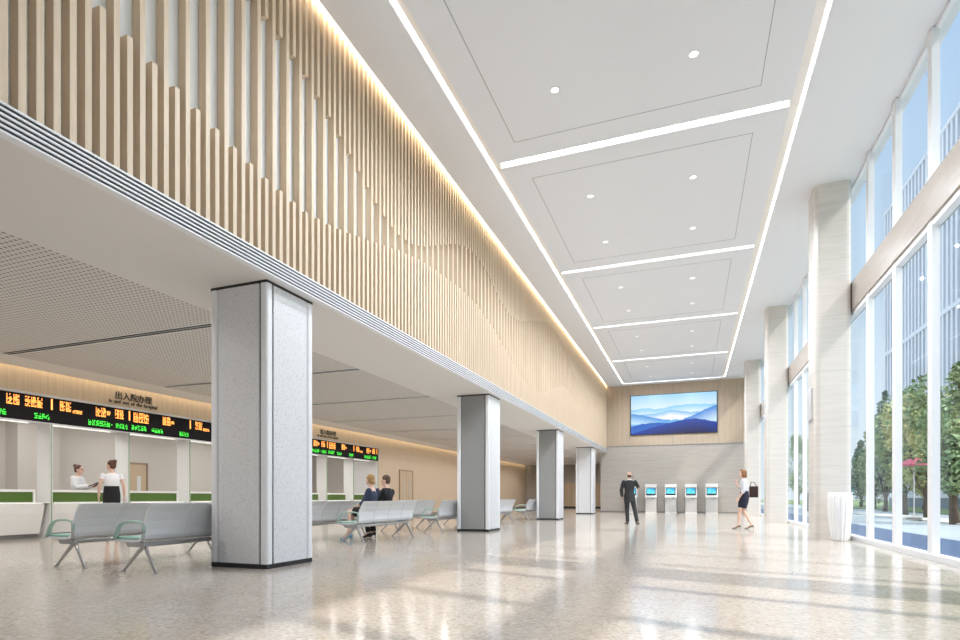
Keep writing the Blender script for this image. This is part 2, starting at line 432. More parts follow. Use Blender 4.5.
# low hall ceiling
hc = B()
box(hc, -6.62, -4.9, Y0, YB, ZL, ZL + .06)
box(hc, -6.62, -5.2, YB, YH, ZL, ZL + .06)
box(hc, -13.1, -12.2, Y0, YH, ZL, ZL + .06)
box(hc, -13.1, -13.08, Y0, YH, ZL, ZL + .28)
struct('ceiling_hall_void', bx(-13.6, -5.2, Y0, YH, ZL + .4, ZL + .5), 'hceil')
hceil = struct('ceiling_hall', hc, 'hceil')
SLOTS = [3.4 + 3.45 * i for i in range(13)]
prev = Y0
for s in SLOTS + [YH + .1]:
    obj('perforated_panel', bx(-12.2, -6.62, prev, s - .1, ZL, ZL + .05), 'perf', hceil); prev = s + .1
for i, s in enumerate(SLOTS):
    if i == 0: lab = 'dark linear air diffuser in the low ceiling, above the nearest bench seats'
    lab = 'dark linear air diffuser across the perforated hall ceiling, %s' % ORD[i]
    t = thing('slot_diffuser', lab, 'air diffuser', (-9.41, s, ZL), 0, 'linear diffusers in the hall ceiling')
    obj('dark_slot', bx(-2.785, 2.785, -.095, .095, -.001, .03), 'darkslot', t)
    fr = B()
    for yy, hh in ((-.099, .026), (-.005, .010), (.073, .026)): box(fr, -2.785, 2.785, yy, yy + hh, -.006, .003)
    obj('white_blade', fr, 'frame', t)
    for x in (-11.5, -9.4, -7.3):
        for dy in (.9, 2.55):
            if s + dy < 45: add_light('SPOT', 'hall_fill', (x, s + dy, ZL - .03), HALL, (1, .98, .96), .05, 165, None, .5)  # fill lamps without fittings, added to brighten the hall
for x in (-11.5, -9.4, -7.3):
    for y in (.85, 2.5): add_light('SPOT', 'hall_fill', (x, y, ZL - .03), HALL * 1.3, (1, .98, .96), .05, 165, None, .5)  # stronger added fill for the near column and benches
cv = thing('cove_light', 'warm strip light along the top of the oak wall above the counters', 'cove light', (-13.17, 20, ZL + .24))
obj('led_strip', box(B(), -.03, .03, -22, 26.8, 0, .02), 'covehall', cv)

# left wall: oak fascia over the counters, oak wall beyond, office behind
wL = B(); box(wL, -13.6, -13.35, Y0, 22.3, 3.1, ZL + .4); box(wL, -13.6, -13.35, 22.3, YH, 0, ZL + .4)
wallL = struct('wall_left', wL, 'wood')
obj('skirting', bx(-13.35, -13.335, 22.45, YH, 0, .1), 'toe', wallL)
wo_ = B(); box(wo_, -17.2, -17.0, Y0, 22.4, 0, 3.2); box(wo_, -17.0, -13.6, 22.32, 22.5, 0, 3.2)
box(wo_, -17.0, -16.5, 9.55, 10.6, 0, 3.2)
struct('wall_office', wo_, 'beige')
struct('ceiling_office', bx(-17.0, -13.6, Y0, 22.3, 3.12, 3.2), 'white')
for i, y in enumerate((1.0, 4.5, 8.0, 11.5, 15.0, 18.5)):
    o = obj('office_fill_panel', bx(-15.7, -14.7, y, y + 1.6, 3.09, 3.119), 'office')  # emissive panel out of view, added to brighten the office
    tag(o, 'unseen glowing panel added to light the office behind the counters, %s' % ORD[i], 'ceiling light', 'added office fill panels')
we = B(); box(we, -13.6, -5.2, YH, YH + .2, 0, ZL + .4)
wallE = struct('wall_hall_end', we, 'marblewall')
dz = B()
for x in [-10.6 + .62 * i for i in range(6)]: box(dz, x + .01, x + .61, YH - .05, YH, 0, 2.13)
obj('oak_panel', dz, 'door', wallE)
obj('skirting', bx(-13.3, -5.2, YH - .07, YH - .05, 0, .15), 'black', wallE)

# atrium back wall
wb_ = B(); box(wb_, -5.2, 3.3, YB, YB + .25, 0, 4.0)
box(wb_, -5.2, -4.95, YB + .26, YH, 0, ZL + .3)
wallB = struct('wall_back', wb_, 'marblewall')
obj('oak_upper_wall', bx(-4.9, 3.3, YB - .02, YB + .25, 4.02, ZC + .3), 'woodx', wallB)
tj = B(); box(tj, -4.9, 3.2, YB - .03, YB, 3.98, 4.02)
for x in (-3.45, -1.0, 1.45): box(tj, x - .012, x + .012, YB - .025, YB, 4.02, ZC)
obj('joint', tj, 'groove', wallB)
obj('skirting', bx(-5.2, 3.0, YB - .015, YB, 0, .08), 'toe', wallB)

struct('wall_rear', bx(-17.2, 3.62, Y0 - 2.3, Y0 - 2.1, 0, ZC + .4), 'beige')
struct('ceiling_rear', bx(-17.2, 3.62, Y0 - 2.1, Y0 - .002, ZC, ZC + .2), 'ceil')
# window columns, beam, curtain wall
WC = [-2.65, 5.66, 13.93, 22.22, 30.55]
for i, y in enumerate(WC):
    o = struct('trim_%d' % (i + 1), rbox(2.5, 3.2, y, y + .78, 0, ZC, .12), 'marble', None)
WY = [Y0] + [y + .39 for y in WC] + [YB]
segs = list(zip(WY, WY[1:]))
bm = B()
for a, b in segs: box(bm, 3.205, 3.45, a, b, 4.89, 5.48)
struct('trim_6', bm, 'stonebeam')
wi = 0
for a, b in segs:
    wi += 1
    w = bpy.data.objects.new('window_%d' % wi, None); COL.objects.link(w); w['kind'] = 'structure'
    w.location = (3.3, (a + b) / 2, 0); cy = (a + b) / 2
    f = B()
    ya, yb = a - cy, b - cy
    box(f, -.09, .05, ya, yb, 0, .09)                 # sill
    box(f, -.06, .05, ya, yb, 4.80, 4.89)
    box(f, -.06, .12, ya, yb, 5.48, 5.53); box(f, -.02, .05, ya, yb, ZC - .05, ZC)
    obj('window_frame', f, 'frame', w)
    ys = [b - .39 - .95 - 1.54 * k for k in range(12)]
    for y in ys:
        if y < a + .55: break
        if y > b: continue
        obj('mullion', bx(-.07, .028, y - cy - .08, y - cy + .08, .09, ZC - .005), 'frame', w)
    g = B(); box(g, .03, .045, ya, yb, .09, 4.80); box(g, .03, .045, ya, yb, 5.53, ZC - .06)
    obj('pane', g, 'glass', w)
# wall above/outside kept thin: parapet so the sky does not leak over the ceiling
struct('trim_7', bx(3.372, 3.5, Y0, YB + .25, ZC + .03, ZC + .45), 'white')
struct('wall_corner', bx(3.3, 3.62, YB - .02, YB + .25, 0, ZC), 'white')

# double door in the oak wall
d = bpy.data.objects.new('door_1', None); COL.objects.link(d); d['kind'] = 'structure'; d.location = (-13.33, 25.05, 0)
obj('door_frame', box(box(box(B(), -.01, .03, -.72, -.66, 0, 2.27), -.01, .03, .66, .72, 0, 2.27), -.01, .03, -.72, .72, 2.21, 2.27), 'doorframe', d)
for s in (-1, 1):
    lf = obj('door_leaf', bx(-.01, .015, min(s * .005, s * .66), max(s * .005, s * .66), .01, 2.21), 'door', d)
    obj('door_handle', box(B(), .015, .05, s * .30 - .03, s * .30 + .03, .85, 1.75, .01), 'silver', lf)
d = bpy.data.objects.new('door_2', None); COL.objects.link(d); d['kind'] = 'structure'; d.location = (-16.99, 13.2, 0)
obj('door_frame', box(box(box(B(), 0, .04, -.5, -.44, 0, 2.04), 0, .04, .44, .5, 0, 2.04), 0, .04, -.5, .5, 1.98, 2.04), 'doorframe', d)
lf = obj('door_leaf', bx(0, .02, -.44, .44, .01, 1.98), 'door', d)
obj('door_window', bx(.02, .03, .1, .24, .9, 1.6), 'silver', lf)
d = bpy.data.objects.new('door_3', None); COL.objects.link(d); d['kind'] = 'structure'; d.location = (-16.99, 21.9, 0)
obj('door_frame', box(box(box(B(), 0, .04, -.42, -.38, 0, 2.04), 0, .04, .38, .42, 0, 2.04), 0, .04, -.42, .42, 1.98, 2.04), 'doorframe', d)
obj('door_leaf', bx(0, .02, -.38, .38, .01, 1.98), 'door', d)

# ================================================================== HALL COLUMNS
def hall_column(loc, label):
    t = thing('square_column', label, 'column', loc, 0, 'white square columns along the hall opening')
    h, c0, r = .46, .115, .03
    # corner trims: rounded L sections
    for sx in (-1, 1):
        for sy in (-1, 1):
            b = B()
            x0, x1 = sorted((sx * h, sx * (h - c0))); y0, y1 = sorted((sy * h, sy * (h - c0)))
            rbox(x0, x1, y0, y1, .06, ZL - .035, .035, 5, b)
            obj('corner_trim', b, 'coltrim', t)
    w = h - c0 - .018; z0, z1 = .06, ZL - .035
    obj('front_panel', bx(-w, w, -h + .006, -h + .03, z0, z1), 'colpanel', t)
    for q in ( bx(-w, w, h - .03, h - .006, z0, z1),
              bx(h - .03, h - .006, -w, w, z0, z1), bx(-h + .006, -h + .03, -w, w, z0, z1)):
        obj('face_panel', q, 'colpanel', t)
    obj('core', bx(-h + .03, h - .03, -h + .03, h - .03, .03, ZL - .02), 'black', t)
    obj('plinth', bx(-h + .01, h - .01, -h + .01, h - .01, 0, .06), 'black', t)
    obj('cap', bx(-h + .005, h - .005, -h + .005, h - .005, ZL - .035, ZL), 'black', t)
    return t
cl = [('nearest one, largest in the photo', 5.66), ('second from the camera, beside the bench seats', 13.93), ('third from the camera', 22.22), ('farthest, beside the back wall', 30.55)]
c0_ = hall_column((-5.42, 5.66 + .45, 0), 'white square column with speckled panels and black joints, ' + cl[0][0])
for k, (lab, y) in enumerate(cl[1:]):
    c_ = dup(c0_, (-5.42, y + .45, 0), 0, ('white square column with grey front panel and black joints, ' if k < 2 else 'white square column with speckled panels and black joints, ') + lab)
    for ch in c_.children:
        if k < 2 and ch.name.startswith('front_panel'):
            ch.data = ch.data.copy(); ch.data.materials[0] = M['colgrey']; ch['label'] = 'plain grey front panel'

# ================================================================== COUNTERS
FINS = [2.85, 4.70, 6.55, 8.40, 10.25, 12.10, 14.84, 16.69, 18.54, 20.39, 22.24]
cnt_lab = ['out of frame at the left', 'second bay at the left edge', 'leftmost one in view', 'left of the two women', 'with the receptionist behind it', 'right of the standing woman',
           'half hidden by the nearest column', 'first one right of the nearest column', 'second one right of the nearest column', 'last one, beside the oak wall']
for i in range(len(FINS) - 1):
    if i < 1: continue
    a, b = FINS[i] + .05, FINS[i + 1] - .02
    L = b - a
    t = thing('reception_counter', 'white curved service counter with green back panel, %s' % cnt_lab[i], 'counter', (-13.4, (a + b) / 2, 0), 0, 'service counters along the oak wall')
    poly = [(0, .76), (0, .70), (-.03, .55), (-.09, .35), (-.14, .18), (-.16, .10), (-.42, .10), (-.42, .76)]
    obj('body', prism(B(), poly, 'Y', -L / 2, L / 2 - .1), 'counter', t)
    obj('plinth', bx(-.42, -.22, -L / 2, L / 2 - .1, 0, .10), 'toe', t)
    obj('ledge', bx(-.42, .05, -L / 2, L / 2, .775, .80, bev=.004), 'counter', t)
    obj('led_strip', bx(.012, .03, -L / 2 + .03, L / 2 - .15, .766, .774), 'cove_soft' if 'cove_soft' in M else 'spot', t)
    obj('green_panel', bx(-.22, -.19, -L / 2, L / 2 - .22, .80, 1.02), 'green', t)
    obj('shelf_top', bx(-.44, -.16, -L / 2, L / 2 - .18, 1.02, 1.075, bev=.004), 'counter', t)
    obj('shelf_end', bx(-.44, -.16, L / 2 - .22, L / 2 - .18, .80, 1.02), 'counter', t)
for i, y in enumerate(FINS):
    if i < 2: continue
    t = thing('counter_partition', 'white partition with green glass edge between service counters, %s' % ORD[i - 2], 'partition', (-13.4, y, 0), 0, 'partitions between the counters')
    obj('panel', bx(-.42, .03, -.02, .04, 0, 2.54) if i < len(FINS) - 1 else bx(-1.2, .08, 0, .10, 0, 2.54), 'panelw', t)
    obj('glass_edge', bx(.031, .075, -.003, .003, 0, 2.54) if i < len(FINS) - 1 else bx(.081, .12, .04, .05, 0, 2.54), 'greenglass', t)

# display board above the counters
random.seed(5)
bd = thing('display_board', 'long black LED board with orange and green characters above the counters', 'display board', (-13.35, 12.0, 2.53))
obj('housing', bx(-.16, .03, -9.4, 10.34, .02, .585), 'boardblack', bd)
fr = B(); box(fr, -.16, .07, -9.42, 10.36, .585, .635); box(fr, -.16, .07, -9.42, 10.36, 0, .02); box(fr, -.16, .07, 10.34, 10.37, 0, .615)
obj('frame', fr, 'silver', bd)
og, gg = B(), B()
def glyph(bm, y, z, w, h, cols=6, rows=7, dens=.62, rnd=random):
    pw, ph = w / cols, h / rows
    for r_ in range(rows):
        for c_ in range(cols):
            p = dens + (.3 if r_ in (0, rows // 2) or c_ in (0, cols // 2) else -.15)
            if rnd.random() < p: box(bm, .031, .034, y + c_ * pw, y + c_ * pw + pw * .82, z + r_ * ph, z + r_ * ph + ph * .82)
def row(bm, a, b, z, h, gw, **k):
    y = a
    while y + gw * .8 <= b:
        glyph(bm, y - 12.0, z, gw * .86, h, **k); y += gw
starts = [6.55, 8.40, 10.25, 12.1, 14.84, 16.69, 18.54, 20.39]
for q, s in enumerate(starts):
    if q % 2 == 0:     # tall double block, pair, bar; green line below
        row(og, s + .10, s + .56, .30, .25, .15, rows=8); row(og, s + .95, s + 1.22, .33, .22, .13)
        if q > 1: row(og, s + 1.22, s + 1.34, .38, .08, .1, rows=4, cols=5)
        else: row(og, s + 1.30, s + 1.66, .33, .22, .12)
        row(gg, s + .05, s + .52, .10, .12, .085, rows=5, cols=4, dens=.4); row(gg, s + .62, s + .98, .09, .12, .085, rows=5, cols=4, dens=.4)
    else:              # block with a small lower tail, then a pair
        row(og, s + .16, s + .44, .33, .22, .13); row(og, s + .44, s + .66, .31, .08, .075, rows=4, cols=4)
        row(og, s + .98, s + 1.24, .32, .22, .13); row(og, s + 1.25, s + 1.36, .38, .10, .1, rows=4, cols=5); row(og, s + 1.46, s + 1.72, .33, .22, .12)
        row(gg, s + .80, s + 1.34, .09, .13, .09, rows=5, cols=4, dens=.45); row(gg, s + 1.36, s + 1.40, .14, .03, .035, rows=1, cols=1)
    row(gg, s + 1.48, s + 1.80, .09, .12, .08, rows=5, cols=4, dens=.4)
    box(og, .031, .034, s + 1.82 - 12, s + 1.855 - 12, .32, .56)
obj('orange_characters', og, 'led_o', bd); obj('green_characters', gg, 'led_g', bd)
so = obj('counter_soffit', bx(-14.0, -13.52, Y0, 22.2, 2.56, 3.1), 'white'); so['kind'] = 'structure'; so.name = 'trim_8'
for i in range(2, len(FINS) - 1):
    o = obj('soffit_light', bx(-13.50, -13.46, FINS[i] + .06, FINS[i + 1] - .4, 2.515, 2.529), 'spot')
    tag(o, 'thin white light line under the display board, %s' % ORD[i - 2], 'light strip', 'light lines under the display board')

def text(body, size, name, mat, parent, loc, bold=.003):
    cu = bpy.data.curves.new(name, 'FONT'); cu.body = body; cu.size = size; cu.align_x = 'CENTER'; cu.extrude = .006; cu.offset = bold
    o = bpy.data.objects.new(name, cu); COL.objects.link(o)
    bpy.context.view_layer.update(); dg = bpy.context.evaluated_depsgraph_get()
    me = bpy.data.meshes.new_from_object(o.evaluated_get(dg)); COL.objects.unlink(o); bpy.data.objects.remove(o)
    me.materials.clear(); me.materials.append(M[mat])
    n = bpy.data.objects.new(name, me); COL.objects.link(n); n.parent = parent; n.location = loc; n.rotation_euler = (PI / 2, 0, PI / 2)
    return n
for y, lab in ((10.38, 'dark lettering on the oak fascia above the standing woman'), (18.62, 'dark lettering on the oak fascia right of the nearest column')):
    t = thing('wall_sign', lab, 'sign', (-13.34, y, 3.17))
    text('出入院办理', .205, 'chinese_lettering', 'signtext', t, (0, 0, .20))
    ws_ = [text(w_, .125, 'english_word', 'signtext', t, (0, 0, .075), .0008) for w_ in 'In and out of the hospital'.split()]
    tot = sum(o_.dimensions.x for o_ in ws_) + .052 * (len(ws_) - 1); p_ = -tot / 2
    for o_ in ws_:
        o_.location.y = p_ + o_.dimensions.x / 2; p_ += o_.dimensions.x + .052

# ================================================================== BENCHES (4 linked seats facing the counters, local +X is the back)
def bench(loc, label):
    t = thing('bench_seat', label, 'bench', loc, 0, 'rows of linked waiting seats')
    L, p = 2.32, .58
    obj('beam', box(B(), -.0, .10, .06, L - .06, .310, .362, bev=.012), 'alu', t)
    for k in range(4):
        y0, y1 = k * p + .006, (k + 1) * p - .006
        # one-piece shell: seat pan rising into the back
        outer = [(-.36, .385), (-.30, .368), (-.02, .365), (.075, .375), (.125, .405), (.145, .45), (.15, .52), (.175, .62), (.225, .73), (.285, .815), (.292, .825)]
        inner = [(.278, .828), (.262, .82), (.205, .735), (.155, .62), (.128, .52), (.12, .455), (.10, .42), (.06, .40), (-.02, .392), (-.30, .395), (-.35, .405)]
        sh = obj('seat_shell', prism(B(), outer + inner, 'Y', y0, y1), 'seat', t, False)
        obj('cushion', box(B(), -.34, .075, y0 + .03, y1 - .03, .395, .425, bev=.012), 'mint', sh)
    for y in (.30, L - .30) if False else (.10, L - .16):
        lg = B()
        loft(lg, [(.06, y, .33), (-.06, y, .235), (-.27, y, .035), (-.30, y, .012)], [(.018, .03), (.016, .026), (.014, .018), (.012, .014)], (0, 1, 0), 10)
        obj('leg', lg, 'alu', t, True)
        lg = B()
        loft(lg, [(.06, y, .33), (.11, y, .22), (.22, y, .03), (.235, y, .012)], [(.018, .03), (.016, .026), (.014, .018), (.012, .014)], (0, 1, 0), 10)
        obj('leg', lg, 'alu', t, True)
        obj('foot', lathe(lathe(B(), [(.028, 0), (.028, .01), (.014, .018)], 14, (-.30, y, 0)), [(.028, 0), (.028, .01), (.014, .018)], 14, (.235, y, 0)), 'alu', t)
        obj('bracket', prism(B(), [(-.26, .365), (-.20, .30), (.03, .30), (.06, .365)], 'Y', y - .02, y + .02), 'alu', t)
    for y in (.012, L - .012):
        ar = B()
        pts = [(.15, y, .48), (.155, y, .56), (.12, y, .60), (.02, y, .615), (-.12, y, .612), (-.21, y, .59), (-.27, y, .53), (-.31, y, .45), (-.34, y, .395)]
        loft(ar, pts, [(.022, .012)] * 3 + [(.03, .016)] * 6, (0, 1, 0), 10)
        a_ = obj('armrest', ar, 'mintarm', t, True)
        obj('arm_post', box(B(), .125, .155, y - .011, y + .011, .38, .60, bev=.004), 'alu', a_)
    return t
XN, XF = -6.20, -7.47
bl = [((XN, 4.82), 'in front of the nearest column'), ((XN, 9.4), 'seating the couple'), ((XN, 13.1), 'left of the second column, front row'),
      ((XN, 17.2), 'right of the second column'), ((XN, 21.3), 'just left of the third column'),
      ((XF, 4.85), 'leftmost, nearest in the back row'), ((XF, 9.4), 'behind the seated couple towards the counters'), ((XF, 13.1), 'back row in front of the double door'),
      ((XF, 17.2), 'back row behind the second column'), ((XF, 21.3), 'back row, farthest')]
b0 = bench((bl[0][0][0], bl[0][0][1], 0), 'row of pale grey linked seats, ' + bl[0][1])
for (x, y), lab in bl[1:]:
    dup(b0, (x, y, 0), 0, 'row of pale grey linked seats, ' + lab)
t = thing('magazine', 'small dark red booklet lying on the end seat beside the second column', 'book', (XN - .15, 13.35, .426))
obj('cover', bx(-.11, .11, -.15, .15, 0, .012, bev=.002), 'bag', t)

# ================================================================== SCREEN
sc_ = thing('video_screen', 'large wall screen showing misty blue mountains', 'screen', (-1.0, YB - .02, 4.66))
W, Hh = 4.76, 2.32
obj('screen_frame', bx(-W / 2 - .03, W / 2 + .03, -.07, 0, -.03, Hh + .03), 'black', sc_)
NX, NY = 240, 116
me = bpy.data.meshes.new('display')
vs = [((i / NX - .5) * W, -.072, j / NY * Hh) for j in range(NY + 1) for i in range(NX + 1)]
fs = [(j * (NX + 1) + i, j * (NX + 1) + i + 1, (j + 1) * (NX + 1) + i + 1, (j + 1) * (NX + 1) + i) for j in range(NY) for i in range(NX)]
me.from_pydata(vs, [], fs)
at = me.color_attributes.new('picture', 'FLOAT_COLOR', 'POINT')
def lerp(a, b, t): t = max(0, min(1, t)); return tuple(x + (y - x) * t for x, y in zip(a, b))
def rid(u, pts, j=.0, f=60): return interp(pts, u) + j * (math.sin(u * f) + .6 * math.sin(u * f * 2.3 + 1) + .4 * math.sin(u * f * 4.9))
def picture(u, v):
    c = lerp((.93, .93, .97), (.34, .66, .90), (v - .40) / .6)
    layers = [
        ([(0, .63), (.1, .66), (.2, .67), (.3, .63), (.42, .66), (.5, .70), (.7, .72), (1, .69)], .006, (.20, .58, .86), (.86, .92, .97), .22),
        ([(0, .50), (.3, .52), (.4, .56), (.48, .60), (.56, .57), (.7, .52), (1, .55)], .005, (.14, .46, .80), (.92, .94, .98), .14),
        ([(0, .54), (.08, .52), (.2, .46), (.36, .38), (.6, .30), (1, .30)], .004, (.05, .28, .70), (.55, .78, .94), .24),
        ([(0, .25), (.6, .34), (.74, .44), (.85, .55), (.94, .63), (1, .66)], .006, (.03, .22, .68), (.62, .80, .94), .34),
        ([(0, .26), (.15, .27), (.3, .30), (.45, .32), (.52, .36), (.62, .33), (.8, .30), (1, .26)], .003, (.10, .42, .80), (.35, .66, .90), .16),
        ([(0, .20), (.12, .26), (.25, .29), (.4, .28), (.6, .25), (1, .22)], .003, (.02, .10, .48), (.04, .22, .66), .30),
        ([(0, .02), (.1, .08), (.25, .17), (.4, .24), (.52, .30), (.62, .33), (.75, .36), (.88, .31), (1, .24)], .003, (.008, .05, .36), (.003, .005, .09), .30)]
    for pts, j, top, bot, dep in layers:
        h = rid(u, pts, j)
        if v < h: c = lerp(top, bot, (h - v) / dep)
    return c
for j in range(NY + 1):
    for i in range(NX + 1):
        at.data[j * (NX + 1) + i].color = (*picture(i / NX, j / NY), 1)
m, n, l, b = nt('screen_picture'); a_ = n.new('ShaderNodeAttribute'); a_.attribute_name = 'picture'
l.new(a_.outputs['Color'], b.inputs['Emission Color']); b.inputs['Emission Strength'].default_value = .56
b.inputs['Base Color'].default_value = (.01, .01, .01, 1); b.inputs['Roughness'].default_value = .3
me.materials.append(m); o = bpy.data.objects.new('display', me); COL.objects.link(o); o.parent = sc_

# ================================================================== KIOSKS
m, n, l, b = nt('kiosk_screen'); c = objcoords(n, l); t = noise(n, l, 3, 2, c)
col = ramp(n, l, t.outputs[0], [(.3, (.0, .22, .85)), (.45, (.02, .55, 1.0)), (.58, (.18, .90, 1.0))])
l.new(col, b.inputs['Emission Color']); b.inputs['Emission Strength'].default_value = .56; b.inputs['Base Color'].default_value = (.01, .02, .03, 1)
M['kscreen'] = m
def kiosk(loc, label):
    t = thing('service_kiosk', label, 'kiosk', loc, 0, 'self-service kiosks along the back wall')
    obj('pedestal', box(B(), -.31, .31, -.28, .28, 0, .875, bev=.015), 'kioskg', t)
    hd = obj('head', prism(B(), [(-.33, .88), (-.33, .96), (-.22, 1.02), (-.17, 1.45), (-.24, 1.50), (-.24, 1.68), (.28, 1.68), (.28, .88)], 'X', -.32, .32), 'kiosk', t)
    s = B(); prism(s, [(-.232, 1.03), (-.238, 1.03), (-.192, 1.45), (-.186, 1.45)], 'X', -.26, .26); obj('screen_bezel', s, 'black', hd)
    s = B(); prism(s, [(-.236, 1.12), (-.242, 1.12), (-.205, 1.43), (-.199, 1.43)], 'X', -.235, .215); obj('touch_screen', s, 'kscreen', hd)
    obj('keypad_tray', box(B(), -.25, .25, -.345, -.30, .90, .93, bev=.004), 'kiosk', hd)
    obj('card_slot', bx(-.24, -.03, -.334, -.328, .905, .918), 'darkgap', hd); obj('card_slot', bx(.06, .2, -.290, -.278, .82, .845), 'darkgap', hd)
    obj('plinth', bx(-.315, .315, -.29, .285, 0, .05), 'kiosk', t)
    return t
kl = ['leftmost, partly behind the man in the suit', 'second from the left, just right of the man', 'middle one of the five', 'second from the right', 'rightmost of the five']
k0 = kiosk((-3.3, YB - .33, 0), 'white self-service kiosk with blue screen, ' + kl[0])
for i in range(1, 5): dup(k0, (-3.3 + 1.1 * i, YB - .33, 0), 0, 'white self-service kiosk with blue screen, ' + kl[i])

# ================================================================== PLANTER, GREY PANEL
pl = thing('fluted_planter', 'tall white fluted planter on the floor beside the window column', 'planter', (2.90, 13.60, 0))
prof = [(.135, 0), (.145, .02), (.165, .15), (.19, .35), (.21, .55), (.218, .72), (.215, .88), (.205, .99), (.19, 1.0), (.18, .97), (.17, .88)]
b = lathe(B(), prof, 96, (0, 0, 0), lambda a, z: .10 * abs(math.cos(8 * a)) - .05)
obj('body', b, 'vase', pl, True)
obj('foot', lathe(B(), [(.115, -.0), (.115, .012)], 32), 'toe', pl)
t = thing('grey_panel', 'pale grey rectangular panel fixed on the stone window column above the planter', 'panel', (2.5, 14.32, 2.62))
obj('plate', box(B(), -.04, 0, -.2, .2, 0, .70, bev=.01), 'silver', t)

# ================================================================== PEOPLE
def remesh(name, bm, mat, parent, voxel=.008, smooth=6, mats=None, paint=None):
    bmesh.ops.recalc_face_normals(bm, faces=bm.faces[:])
    me = bpy.data.meshes.new(name); bm.to_mesh(me); bm.free()
    o = bpy.data.objects.new(name, me); COL.objects.link(o)
    md = o.modifiers.new('r', 'REMESH'); md.mode = 'VOXEL'; md.voxel_size = voxel
    ms = o.modifiers.new('s', 'SMOOTH'); ms.factor = .5; ms.iterations = smooth
    bpy.context.view_layer.update(); dg = bpy.context.evaluated_depsgraph_get()
    m2 = bpy.data.meshes.new_from_object(o.evaluated_get(dg)); COL.objects.unlink(o); bpy.data.objects.remove(o)
    m2.materials.clear()
    for x in ([mat] + (mats or [])): m2.materials.append(M[x])
    for p in m2.polygons:
        p.use_smooth = True
        if paint: p.material_index = paint(p.center)
    n = bpy.data.objects.new(name, m2); COL.objects.link(n); n.parent = parent
    return n
def V(*a): return Vector(a)
def hand(bm, w, d, nrm, s=1.0, thumb=1, curl=.5):
    """w wrist, d finger direction, nrm palm normal (towards palm side), thumb side sign"""
    d = d.normalized(); nrm = (nrm - d * nrm.dot(d)).normalized(); sd = d.cross(nrm) * thumb
    loft(bm, [w - d * .02, w + d * .01, w + d * .045 * s, w + d * .09 * s], [(.024 * s, .018 * s), (.028 * s, .017 * s), (.040 * s, .016 * s), (.038 * s, .013 * s)], sd, 12)
    for k, (off, ln) in enumerate(((.029, .070), (.010, .079), (-.010, .073), (-.029, .058))):
        p0 = w + d * .08 * s + sd * off * s; a = curl * .5
        pts = [p0]; dirv = d.copy(); q = p0
        for j, f in enumerate((.42, .32, .26)):
            ang = a * (1 + j * .7); dv = (d * math.cos(ang) + nrm * math.sin(ang)).normalized(); q = q + dv * ln * f * s; pts.append(q)
        loft(bm, pts, [.0095 * s, .009 * s, .0085 * s, .007 * s], sd, 8)
    p0 = w + d * .03 * s + sd * .026 * s
    d1 = (d * .65 + sd * .7 + nrm * .3).normalized(); d2 = (d * .9 + sd * .25 + nrm * .35).normalized()
    loft(bm, [p0, p0 + d1 * .035 * s, p0 + d1 * .035 * s + d2 * .05 * s], [.013 * s, .011 * s, .0085 * s], nrm, 8)
def arm(bm, sh, el_, wr, s=1.0, f=1.0):
    u = (el_ - sh); v = (wr - el_)
    loft(bm, [sh, sh + u * .35, sh + u * .75, el_, el_ + v * .3, el_ + v * .75, wr], [.050 * s * f, .048 * s * f, .041 * s * f, .037 * s * f, .038 * s * f, .030 * s * f, .025 * s * f], (0, .5, 1), 12)
    ell(bm, sh, (.054 * s * f,) * 3, None, 12); ell(bm, el_, (.038 * s * f,) * 3, None, 12)
def legm(bm, hp, kn, an, s=1.0):
    u = kn - hp; v = an - kn
    loft(bm, [hp, hp + u * .3, hp + u * .75, kn, kn + v * .28, kn + v * .7, an], [.088 * s, .083 * s, .062 * s, .053 * s, .054 * s, .038 * s, .033 * s], (1, 0, 0), 14)
    ell(bm, kn, (.053 * s,) * 3, None, 12)
def headm(bm, c, R, s=1.0):
    def P(x, y, z): return c + R.to_3x3() @ (V(x, y, z) * s)
    ell(bm, P(0, -.012, .02), (.074 * s, .094 * s, .095 * s), R, 20)
    ell(bm, P(0, .022, -.045), (.056 * s, .064 * s, .070 * s), R, 16)
    ell(bm, P(0, .052, -.088), (.022 * s, .024 * s, .018 * s), R, 12)                     # chin
    loft(bm, [P(0, .080, .012), P(0, .092, -.012), P(0, .106, -.034), P(0, .088, -.042)], [(.008 * s, .008 * s), (.010 * s, .010 * s), (.015 * s, .012 * s), (.012 * s, .008 * s)], R.to_3x3() @ V(1, 0, 0), 8)
    ell(bm, P(0, .078, -.066), (.022 * s, .012 * s, .010 * s), R, 10)                     # lips
    for q in (-1, 1): ell(bm, P(q * .076, -.010, -.012), (.010 * s, .020 * s, .031 * s), R, 10)
def paint_face(c, R, s=1.0):
    Ri = R.to_3x3().inverted()
    def f(p):
        q = Ri @ (p - c) / s
        if q.y > .06:
            if abs(abs(q.x) - .030) < .014 and abs(q.z - .008) < .007: return 1
            if abs(abs(q.x) - .031) < .018 and abs(q.z - .030) < .0045: return 1
            if abs(q.x) < .022 and abs(q.z + .066) < .008: return 2
        return 0
    return f
